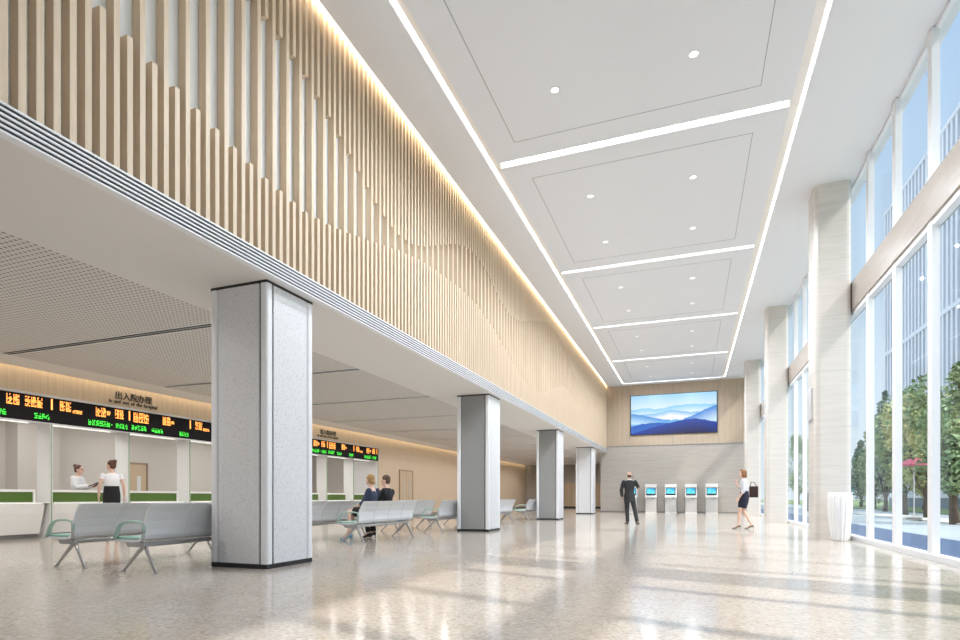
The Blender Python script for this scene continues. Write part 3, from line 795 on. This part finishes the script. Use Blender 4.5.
def shoe(parent, an, d, mat, heel=0.0, s=1.0):
    """an = ankle, d = toe direction (flat); sole stands at an.z - (.08+heel)"""
    d = V(d.x, d.y, 0).normalized(); z0 = an.z - .085 * s - heel
    bm = B(); hz = z0 + heel
    pts = [V(an.x, an.y, 0) + d * t for t in (-.065, -.03, .03, .09, .145, .175)]
    zc = [hz + .035, hz + .04, hz * .6 + z0 * .4 + .038, z0 + .030, z0 + .024, z0 + .018]
    pts = [V(p.x, p.y, z) for p, z in zip(pts, zc)]
    sd = d.cross(V(0, 0, 1))
    loft(bm, pts, [(.022, .025), (.032, .034), (.036, .032), (.042, .027), (.038, .022), (.018, .014)], sd, 12)
    if heel > .02: loft(bm, [V(an.x, an.y, z0) - d * .055, V(an.x, an.y, hz + .03) - d * .045], [.008, .018], sd, 8)
    else: box(bm, an.x - .03, an.x + .03, an.y - .03, an.y + .03, z0, z0 + .03)
    remesh('shoe', bm, mat, parent, .006, 3)
def footm(bm, an, d, heel=0.0):
    d = V(d.x, d.y, 0).normalized(); z0 = an.z - .085 - heel
    loft(bm, [an + d * -.03 - V(0, 0, .02), an + d * .02 - V(0, 0, .03), V(an.x, an.y, z0 + .05 + heel * .4) + d * .06, V(an.x, an.y, z0 + .028) + d * .13], [.026, .034, (.034, .028), (.03, .018)], d.cross(V(0, 0, 1)), 10)

def person(label, loc, rz, J, garments, skin='skin2', scale=1.0, women=False):
    t = thing('person', label, 'person', loc, rz); t.scale = (scale,) * 3
    bm = B(); rt = J.get('ref', V(1, 0, 0)); pe, ch, nk, hd = J['pelvis'], J['chest'], J['neck'], J['head']
    R = J.get('headrot', Matrix.Identity(4)); w = .93 if women else 1.0
    mid = pe.lerp(ch, .45)
    loft(bm, [pe - (ch - pe).normalized() * .07, pe, mid, ch - (ch - pe) * .2, ch, nk - (nk - ch) * .35, nk], [(.13 * w, .09), (.16, .105), (.125 * w, .088), (.145 * w, .10), (.155 * w, .10), (.14 * w, .075), (.055 * w, .055)], rt, 18)
    loft(bm, [nk - V(0, 0, .03), nk + (hd - nk) * .35, hd - V(0, 0, .03)], [.058 * w, .05 * w, .05 * w], rt, 12)
    headm(bm, hd, R)
    for sd, th in (('R', 1), ('L', -1)):
        sh, el_, wr = J['sh' + sd], J['el' + sd], J['wr' + sd]
        arm(bm, sh, el_, wr, .9 if women else 1.05)
        hdv = J.get('hd' + sd, (wr - el_)); pn = J.get('pn' + sd, V(-1 if sd == 'R' else 1, 0, 0))
        hand(bm, wr, hdv, pn, .95 if women else 1.05, th * J.get('th' + sd, 1), J.get('curl', .6))
        if J.get('hip' + sd) is not None:
            legm(bm, J['hip' + sd], J['kn' + sd], J['an' + sd], .95 if women else 1.0)
            footm(bm, J['an' + sd], J['toe' + sd], J.get('heel', 0))
    remesh('body', bm, skin, t, .0065, 4, ['eye', 'lips'], paint_face(hd, R))
    for g in garments: g(t, J)
    return t
def g_torso(name, mat, infl, top=.0, sleeves=None, bottom=.1, women=False, sf=1.3):
    def f(t, J):
        bm = B(); pe, ch, nk = J['pelvis'], J['chest'], J['neck']; rt = J.get('ref', V(1, 0, 0)); w = .93 if women else 1.0
        ax = (ch - pe).normalized(); mid = pe.lerp(ch, .45); i = infl
        top_p = ch.lerp(nk, .92 - top)
        loft(bm, [pe - ax * bottom, pe, mid, ch - (ch - pe) * .2, ch, ch.lerp(nk, .62 - top * .6), top_p],
             [(.158 * w + i, .112 + i), (.162 * w + i, .110 + i), (.128 * w + i, .092 + i), (.148 * w + i, .102 + i), (.16 * w + i, .102 + i), (.150 * w + i, .080 + i), (.066 * w + i, .060 + i)], rt, 20)
        if sleeves:
            for sd in ('R', 'L'):
                sh, el_, wr = J['sh' + sd], J['el' + sd], J['wr' + sd]
                ell(bm, sh, (.050 * sf,) * 3, None, 12)
                if sleeves == 'long':
                    u, v = el_ - sh, wr - el_
                    loft(bm, [sh, sh + u * .5, el_, el_ + v * .5, el_ + v * .94], [.055 * sf, .050 * sf, .045 * sf, .040 * sf, .034 * sf], (0, .5, 1), 14)
                elif sleeves == 'mid':
                    u, v = el_ - sh, wr - el_
                    loft(bm, [sh, sh + u * .5, el_, el_ + v * .35], [.052 * sf, .047 * sf, .044 * sf, .043 * sf], (0, .5, 1), 14)
                else:
                    u = el_ - sh; loft(bm, [sh, sh + u * .22, sh + u * .34], [.049 * sf, .047 * sf, .046 * sf], (0, .5, 1), 14)
        remesh(name, bm, mat, t, .009, 6)
    return f
def g_trousers(mat):
    def f(t, J):
        bm = B(); rt = J.get('ref', V(1, 0, 0)); pe = J['pelvis']; ax = (J['chest'] - pe).normalized()
        loft(bm, [pe + ax * .12, pe, pe - ax * .07], [(.148, .105), (.172, .122), (.165, .115)], rt, 18)
        for sd in 'RL':
            h, k, a = J['hip' + sd], J['kn' + sd], J['an' + sd]; u, v = k - h, a - k
            loft(bm, [h, h + u * .4, k, k + v * .5, k + v * 1.02], [.098, .088, .070, .066, .062], (1, 0, 0), 14)
            ell(bm, k, (.070,) * 3, None, 12)
        remesh('trousers', bm, mat, t, .009, 5)
    return f
def g_skirt(mat, frac=.85, up=.13):
    def f(t, J):
        bm = B(); rt = J.get('ref', V(1, 0, 0)); pe = J['pelvis']; ax = (J['chest'] - pe).normalized()
        hc_ = (J['hipR'] + J['hipL']) / 2; kc = (J['knR'] + J['knL']) / 2; e_ = hc_.lerp(kc, frac)
        sp = ((J['knR'] - J['knL']) * frac).length / 2
        loft(bm, [pe + ax * up, pe, hc_ - ax * .02, hc_.lerp(e_, .5), e_], [(.146, .112), (.170, .122), (.172, .125), (.155 + sp * .2, .115 + sp * .3), (.118 + sp * .4, .085 + sp * .5)], rt, 20)
        remesh('skirt', bm, mat, t, .009, 5)
    return f
def g_shoes(mat):
    def f(t, J):
        for sd in 'RL': shoe(t, J['an' + sd], J['toe' + sd], mat, J.get('heel', 0))
    return f
def g_hair(mat, kind):
    def f(t, J):
        c, R = J['head'], J.get('headrot', Matrix.Identity(4)); R3 = R.to_3x3()
        def P(x, y, z): return c + R3 @ V(x, y, z)
        bm = B()
        if kind == 'bald':
            ell(bm, P(0, -.035, -.025), (.077, .073, .050), R, 18)
        else:
            ell(bm, P(0, -.026, .040), (.083, .092, .090), R, 20)
            ell(bm, P(0, -.050, -.005), (.076, .062, .075), R, 18)
            if kind == 'bun':
                ell(bm, P(0, -.100, .095), (.050, .046, .044), R, 14)
            if kind == 'low':
                ell(bm, P(0, -.115, -.045), (.048, .040, .045), R, 14)
            if kind == 'bob':
                for q in (-1, 1): ell(bm, P(q * .068, -.025, -.035), (.024, .050, .080), R, 14)
                ell(bm, P(0, -.070, -.050), (.075, .048, .070), R, 16); ell(bm, P(0, .03, .105), (.06, .05, .025), R, 12)
        remesh('hair', bm, mat, t, .008, 3)
    return f
def Rz(a, tilt=0): return Matrix.Rotation(math.radians(a), 4, 'Z') @ Matrix.Rotation(math.radians(tilt), 4, 'X')

# man in suit, seen from behind, right hand at the ear, left hand at the hip
J = dict(pelvis=V(0, 0, .95), chest=V(0, .0, 1.30), neck=V(0, .01, 1.50), head=V(.0, .03, 1.655), headrot=Rz(-8, -4),
         shR=V(.185, 0, 1.43), elR=V(.30, .10, 1.22), wrR=V(.155, .12, 1.46), hdR=V(-.35, -.1, 1), pnR=V(-1, 0, 0),
         shL=V(-.185, 0, 1.43), elL=V(-.27, -.05, 1.15), wrL=V(-.24, .06, .92), hdL=V(.3, .3, -.8), pnL=V(1, 0, 0),
         hipR=V(.085, 0, .91), knR=V(.17, .03, .49), anR=V(.25, -.05, .085), hipL=V(-.085, 0, .91), knL=V(-.075, .02, .49), anL=V(-.06, -.02, .085),
         toeR=V(.5, 1, 0), toeL=V(-.5, 1, 0))
def collar(t, J):
    nk = J['neck']; remesh('shirt_collar', loft(B(), [nk + V(0, -.004, -.045), nk + V(0, .002, .018)], [.074, .066], (1, 0, 0), 20), 'shirt', t, .007, 3)
def phone(t, J): pass
man = person('bald person in a dark grey suit seen from behind, facing the kiosks', (-1.95, 19.6, 0), math.radians(6), J,
       [g_torso('jacket', 'suit', .022, .0, 'long', .20), g_trousers('suit'), collar, g_shoes('leather'), g_hair('hairdark', 'bald')], 'skin', 1.0)
ph = thing('mobile_phone', 'dark phone held to the ear of the person in the suit', 'phone', (-1.84, 19.69, 1.60), math.radians(6))
obj('case', box(B(), -.006, .006, -.035, .035, -.07, .07, bev=.004), 'black', ph)

# woman walking towards the slatted wall (local +Y is forward)
J = dict(pelvis=V(0, 0, .97), chest=V(0, .01, 1.28), neck=V(0, .02, 1.46), head=V(0, .05, 1.60), headrot=Rz(5), ref=V(1, 0, 0), heel=.06,
         shR=V(.165, .01, 1.39), elR=V(.20, .13, 1.16), wrR=V(.12, .22, 1.34), hdR=V(-.3, .3, 1), pnR=V(-.5, -1, 0),
         shL=V(-.165, .01, 1.39), elL=V(-.20, .0, 1.12), wrL=V(-.19, .13, .90), pnL=V(1, 0, 0),
         hipR=V(.08, 0, .93), knR=V(.06, .03, .53), anR=V(.03, -.18, .15), hipL=V(-.08, 0, .93), knL=V(-.06, .12, .54), anL=V(-.05, .15, .145),
         toeR=V(0, 1, 0), toeL=V(0, 1, 0))
person('auburn haired person in pale blouse and navy skirt walking by the window columns', (1.42, 17.6, 0), math.radians(82), J,
       [g_torso('blouse', 'blouse', .012, .05, 'mid', .02, True, 1.15), g_skirt('navy', .8), g_shoes('snake'), g_hair('hairred', 'bob')], 'skin2', .985, True)
hb = thing('handbag', 'dark brown shoulder bag hanging behind the walking person', 'bag', (1.645, 17.60, .90), math.radians(82))
obj('pouch', box(B(), -.05, .05, -.13, .10, 0, .32, bev=.02, seg=3), 'bag', hb)
obj('strap', loft(B(), [(0, -.09, .30), (.0, -.03, .42), (.0, .05, .44), (0, .08, .30)], [.010] * 4, (1, 0, 0), 8), 'bag', hb)

# woman standing at the counter seen from behind
J = dict(pelvis=V(0, 0, .97), chest=V(0, 0, 1.29), neck=V(0, .01, 1.47), head=V(-.01, .03, 1.62), headrot=Rz(38), heel=.05,
         shR=V(.17, 0, 1.40), elR=V(.235, -.01, 1.14), wrR=V(.25, .03, .91), shL=V(-.17, 0, 1.40), elL=V(-.235, -.01, 1.14), wrL=V(-.24, .02, .91),
         hipR=V(.085, 0, .93), knR=V(.09, .02, .53), anR=V(.09, -.02, .135), hipL=V(-.085, 0, .93), knL=V(-.08, .03, .53), anL=V(-.08, 0, .135),
         toeR=V(.2, 1, 0), toeL=V(-.2, 1, 0))
person('person in white top and black skirt standing with back turned at the counter', (-12.2, 8.95, 0), math.radians(62), J,
       [g_torso('white_top', 'shirt', .010, .04, 'short', -.09, True, 1.0), g_skirt('blackcloth', .8, .19), g_shoes('leather'), g_hair('hairbrown', 'bun')], 'skin2', 1.0, True)

# receptionist behind the counter
J = dict(pelvis=V(0, 0, .93), chest=V(0, .01, 1.26), neck=V(0, .03, 1.45), head=V(0, .06, 1.59), headrot=Rz(0, -4),
         shR=V(.165, .01, 1.38), elR=V(.20, .10, 1.15), wrR=V(.08, .32, 1.19), hdR=V(-.2, 1, .1), pnR=V(-.3, 0, 1),
         shL=V(-.165, .01, 1.38), elL=V(-.20, .10, 1.15), wrL=V(-.06, .34, 1.17), hdL=V(.2, 1, .1), pnL=V(.3, 0, 1),
         hipR=V(.085, 0, .90), knR=V(.09, .02, .49), anR=V(.09, -.02, .085), hipL=V(-.085, 0, .90), knL=V(-.09, .02, .49), anL=V(-.09, -.02, .085),
         toeR=V(.1, 1, 0), toeL=V(-.1, 1, 0))
def glasses(t, J):
    c, R = J['head'], J['headrot'].to_3x3(); bm = B()
    for q in (-1, 1):
        pts = [c + R @ V(q * .031 + .019 * math.cos(a), .088, .006 + .015 * math.sin(a)) for a in [2 * PI * k / 12 for k in range(13)]]
        tube(bm, pts, .0025, 6); tube(bm, [c + R @ V(q * .05, .088, .01), c + R @ V(q * .078, .04, .005), c + R @ V(q * .08, -.01, .0)], .0025, 6)
    tube(bm, [c + R @ V(-.012, .09, .008), c + R @ V(.012, .09, .008)], .0025, 6)
    obj('glasses', bm, 'pink', t)
RECX, RECY, RECR = -14.35, 9.62, math.radians(-60)
person('receptionist with brown bun and white coat standing behind the counter', (RECX, RECY, 0), RECR, J,
       [g_torso('white_coat', 'shirt', .020, .03, 'long', .30, True, 1.3), g_trousers('navy'), g_shoes('leather'), g_hair('hairbrown', 'bun'), glasses], 'skin2', 1.0, True)
fo = thing('clipboard_folder', 'dark blue folder held by the receptionist over the counter', 'folder', (RECX - .40 * math.sin(RECR) + .02, RECY + .44 * math.cos(RECR), 1.225), RECR)
f_ = box(B(), -.15, .15, -.11, .13, -.008, .008, bev=.003)
bmesh.ops.rotate(f_, verts=f_.verts, cent=(0, 0, 0), matrix=Matrix.Rotation(math.radians(25), 3, 'X'))
obj('cover', f_, 'folder', fo)
f_ = bx(-.13, .13, -.09, .11, .009, .012)
bmesh.ops.rotate(f_, verts=f_.verts, cent=(0, 0, 0), matrix=Matrix.Rotation(math.radians(25), 3, 'X'))
obj('paper', f_, 'shirt', fo)

# seated couple: local +Y forward (towards the counters), seat height .425
def seated(lean=0):
    return dict(pelvis=V(0, .04, .57), chest=V(0, -.0 + lean, .88), neck=V(0, .0 + lean, 1.06), head=V(0, .03 + lean, 1.20))
J = seated(.02); J.update(headrot=Rz(-18, 4), heel=.06, curl=.8,
         shR=V(.16, -.03, .98), elR=V(.20, .08, .74), wrR=V(.08, .28, .66), hdR=V(-.3, .6, .0), pnR=V(0, 0, -1),
         shL=V(-.16, -.03, .98), elL=V(-.20, .08, .74), wrL=V(-.10, .28, .66), hdL=V(.3, .6, .0), pnL=V(0, 0, -1),
         hipR=V(.085, .08, .545), knR=V(.06, .46, .58), anR=V(-.06, .52, .12), hipL=V(-.085, .08, .545), knL=V(-.08, .46, .56), anL=V(-.20, .40, .12),
         toeR=V(-.5, 1, 0), toeL=V(-.3, 1, 0))
person('blond person in slate blue top and black skirt sitting on the bench', (XN - .04, 10.22, .03), math.radians(90), J,
       [g_torso('blue_top', 'navytop', .012, .32, 'mid', .04, True, 1.2), g_skirt('blackcloth', .80), g_shoes('blueheel'), g_hair('hairblond', 'low')], 'skin2', 1.03, True)
J = seated(.0); J.update(headrot=Rz(12, -6), heel=.06, curl=.8,
         shR=V(.175, -.03, .97), elR=V(.21, .08, .74), wrR=V(.12, .30, .62), hdR=V(-.2, .7, -.1), pnR=V(0, 0, -1),
         shL=V(-.175, -.03, .97), elL=V(-.21, .08, .74), wrL=V(-.12, .30, .62), hdL=V(.2, .7, -.1), pnL=V(0, 0, -1),
         hipR=V(.085, .08, .545), knR=V(.11, .48, .56), anR=V(.10, .38, .12), hipL=V(-.085, .08, .545), knL=V(-.11, .48, .56), anL=V(-.12, .36, .12),
         toeR=V(.1, 1, 0), toeL=V(-.1, 1, 0))
person('short haired person in black clothes sitting beside the blond person', (XN - .04, 10.82, .03), math.radians(90), J,
       [g_torso('black_jacket', 'blackcloth', .022, .0, 'long', .06, False, 1.25), g_trousers('blackcloth'), g_shoes('leather'), g_hair('hairdark', 'short')], 'skin2', 1.03, True)

# ================================================================== OUTSIDE
ZG = -.15
o = struct('ground', bx(3.62, 160, -60, 260, ZG - .2, ZG), 'road')
s = obj('trim_9', bx(3.63, 5.8, -60, 260, ZG, ZG + .05), 'roaddark'); s['kind'] = 'structure'
s = obj('trim_10', bx(9.6, 11.4, -60, 260, ZG, ZG + .06), 'pave'); s['kind'] = 'structure'
s = obj('trim_11', bx(14.5, 60, -60, 260, ZG, ZG + .07), 'lawn'); s['kind'] = 'structure'
random.seed(11)
def crown(rx, ry, rz, n, cone=False, leaf=.22):
    bm = B()
    blobs = []
    for _ in range(26):
        a = random.random() * 2 * PI; z = random.uniform(-1, 1); k = (1 - z) * .5 if cone else math.sqrt(max(0, 1 - z * z))
        r = random.uniform(.2, .75) * k; blobs.append((r * math.cos(a) * rx, r * math.sin(a) * ry, z * rz * .8, random.uniform(.25, .45) * (k * .7 + .3)))
    for i in range(n):
        b = random.choice(blobs); d = V(random.gauss(0, 1), random.gauss(0, 1), random.gauss(0, 1)).normalized()
        rr = b[3] * random.uniform(.75, 1.05)
        p = V(b[0] + d.x * rr * rx, b[1] + d.y * rr * ry, b[2] + d.z * rr * rz)
        u = V(random.gauss(0, 1), random.gauss(0, 1), random.gauss(0, .6)).normalized(); w = u.cross(d)
        if w.length < .1: continue
        w.normalize(); s_ = leaf * random.uniform(.6, 1.3)
        vs_ = [bm.verts.new(p + u * s_ + w * 0), bm.verts.new(p + w * s_ * .5), bm.verts.new(p - u * s_), bm.verts.new(p - w * s_ * .5)]
        bm.faces.new(vs_)
    return bm
def tree(x, y, h, r, mat, label, cone=False, trunk=None):
    t = thing('tree', label, 'tree', (x, y, ZG), random.random() * 6, 'trees along the street')
    th = trunk if trunk else h * .3
    f = crown(r, r, (h - th) / 2 * 1.05, 5200, cone, .13)
    bmesh.ops.translate(f, verts=f.verts, vec=(0, 0, th + (h - th) / 2))
    obj('foliage', f, mat, t, recalc=False)
    tr = B(); loft(tr, [(0, 0, 0), (.05, .02, th * .6), (0, .06, th + (h - th) * .5)], [.05 * r + .08, .04 * r + .06, .04], (1, 0, 0), 10)
    for k in range(5):
        a = k * 1.3; loft(tr, [(.02, .03, th * (.75 + .05 * k)), (r * .5 * math.cos(a), r * .5 * math.sin(a), th + (h - th) * (.35 + .05 * k))], [.05, .02], (1, 0, 0), 7)
    obj('trunk', tr, 'bark', t, True)
tree(9.62, 27.0, 6.4, 2.1, 'leafa', 'broad green street tree at the right edge of the window view', False, 1.1)
tree(11.02, 34.0, 6.6, 2.2, 'leafb', 'yellow green street tree right of the third mullion', False, 1.1)
tree(12.15, 41.0, 8.0, 2.2, 'leafa', 'tall green street tree seen between the middle mullions', False, 1.2)
tree(13.57, 50.0, 9.4, 1.9, 'leafc', 'dark pointed conifer seen through the second pane', True, 0.9)
tree(15.45, 60.0, 9.0, 2.0, 'leafa', 'slim green tree left of the dark conifer', True, 1.0)
tree(16.86, 70.0, 7.4, 2.2, 'leafc', 'small dark tree seen beside the stone window column', True, 1.0)
tree(18.15, 46.0, 9.8, 2.6, 'leafc', 'dark dense tree behind the yellow green tree', False, 1.1)
tree(17.64, 55.0, 9.2, 2.8, 'leafb', 'wide yellowish tree far behind the others', False, 1.1)
tree(14.9, 95.0, 11.0, 3.0, 'leafa', 'distant green tree seen through the far window bay', False, 1.2)
# office block with white fins, and blue tower
bd_ = thing('street_office_building', 'tall office block with white vertical fins across the street', 'building', (21, 66, ZG))
obj('facade', bx(0, 16, -14, 10, 0, 33), 'bglass', bd_)
f = B()
for k in range(27): box(f, -.35, 0, -14 + k * .92, -14 + k * .92 + .42, 1, 33)
obj('vertical_fins', f, 'bwhite', bd_)
f = B()
for z in (1, 9, 17, 25, 33): box(f, -.4, .1, -14.2, 10.2, z, z + .4)
obj('floor_band', f, 'bwhite', bd_)
tw = thing('street_glass_tower', 'blue glass tower at the right edge beyond the trees', 'building', (27, 54, ZG))
obj('tower_body', bx(0, 18, -16, -3, 0, 46), 'bglass', tw)
f = B()
for k in range(9): box(f, -.15, 0, -16 + k * 1.6, -16 + k * 1.6 + .12, 0, 46)
obj('window_mullions', f, 'bwhite', tw)
f = B()
for k in range(12): box(f, -.18, 0, -16, -3, k * 3.9, k * 3.9 + .18)
obj('floor_lines', f, 'bwhite', tw)
# cars
def car(loc, rz, mat, label, van=False):
    t = thing('car', label, 'car', loc, rz, 'cars on the street')
    if van: prof = [(-2.3, .35), (-2.35, 1.0), (-2.3, 1.9), (-2.1, 2.1), (1.3, 2.1), (1.75, 1.35), (2.3, 1.15), (2.4, .4)]
    else: prof = [(-2.1, .35), (-2.15, .85), (-1.7, .98), (-1.2, 1.42), (.4, 1.46), (1.1, 1.0), (2.0, .85), (2.15, .4)]
    b = prism(B(), prof, 'Y', -.85, .85); es = b.edges[:]
    bmesh.ops.bevel(b, geom=es, offset=.08, segments=2, affect='EDGES')
    obj('car_body', b, mat, t, True)
    gp = [(-1.95, 1.25), (-1.95, 1.85), (1.2, 1.85), (1.55, 1.35)] if van else [(-1.5, 1.0), (-1.1, 1.36), (.35, 1.38), (.9, 1.02)]
    obj('side_window', prism(B(), gp, 'Y', -.865, .865), 'bglass', t)
    for x in (-1.35, 1.35):
        for y in (-.8, .8):
            w = lathe(B(), [(.0, -.1), (.33, -.1), (.33, .1), (.0, .1)], 20)
            bmesh.ops.rotate(w, verts=w.verts, cent=(0, 0, 0), matrix=Matrix.Rotation(PI / 2, 3, 'X')); bmesh.ops.translate(w, verts=w.verts, vec=(x, y, .33))
            obj('wheel', w, 'tyre', t)
car((10.3, 52, ZG + .06), math.radians(80), 'carw', 'white van parked beyond the stone window column', True)
car((9.0, 47, ZG + .06), math.radians(70), 'card', 'dark car parked below the street trees')
car((17.5, 38.0, ZG + .07), math.radians(20), 'carw', 'white car under the yellow green tree')
um = thing('parasol', 'red parasol standing beside the street trees', 'parasol', (9.37, 30.5, ZG + .07))
obj('canopy', lathe(B(), [(.6, 2.4), (.57, 2.46), (.3, 2.66), (.04, 2.78)], 16), 'red', um)
obj('pole', lathe(B(), [(.03, .05), (.03, 2.45)], 10), 'silver', um)
obj('base', lathe(B(), [(.3, .0), (.3, .06), (.05, .1)], 16), 'toe', um)
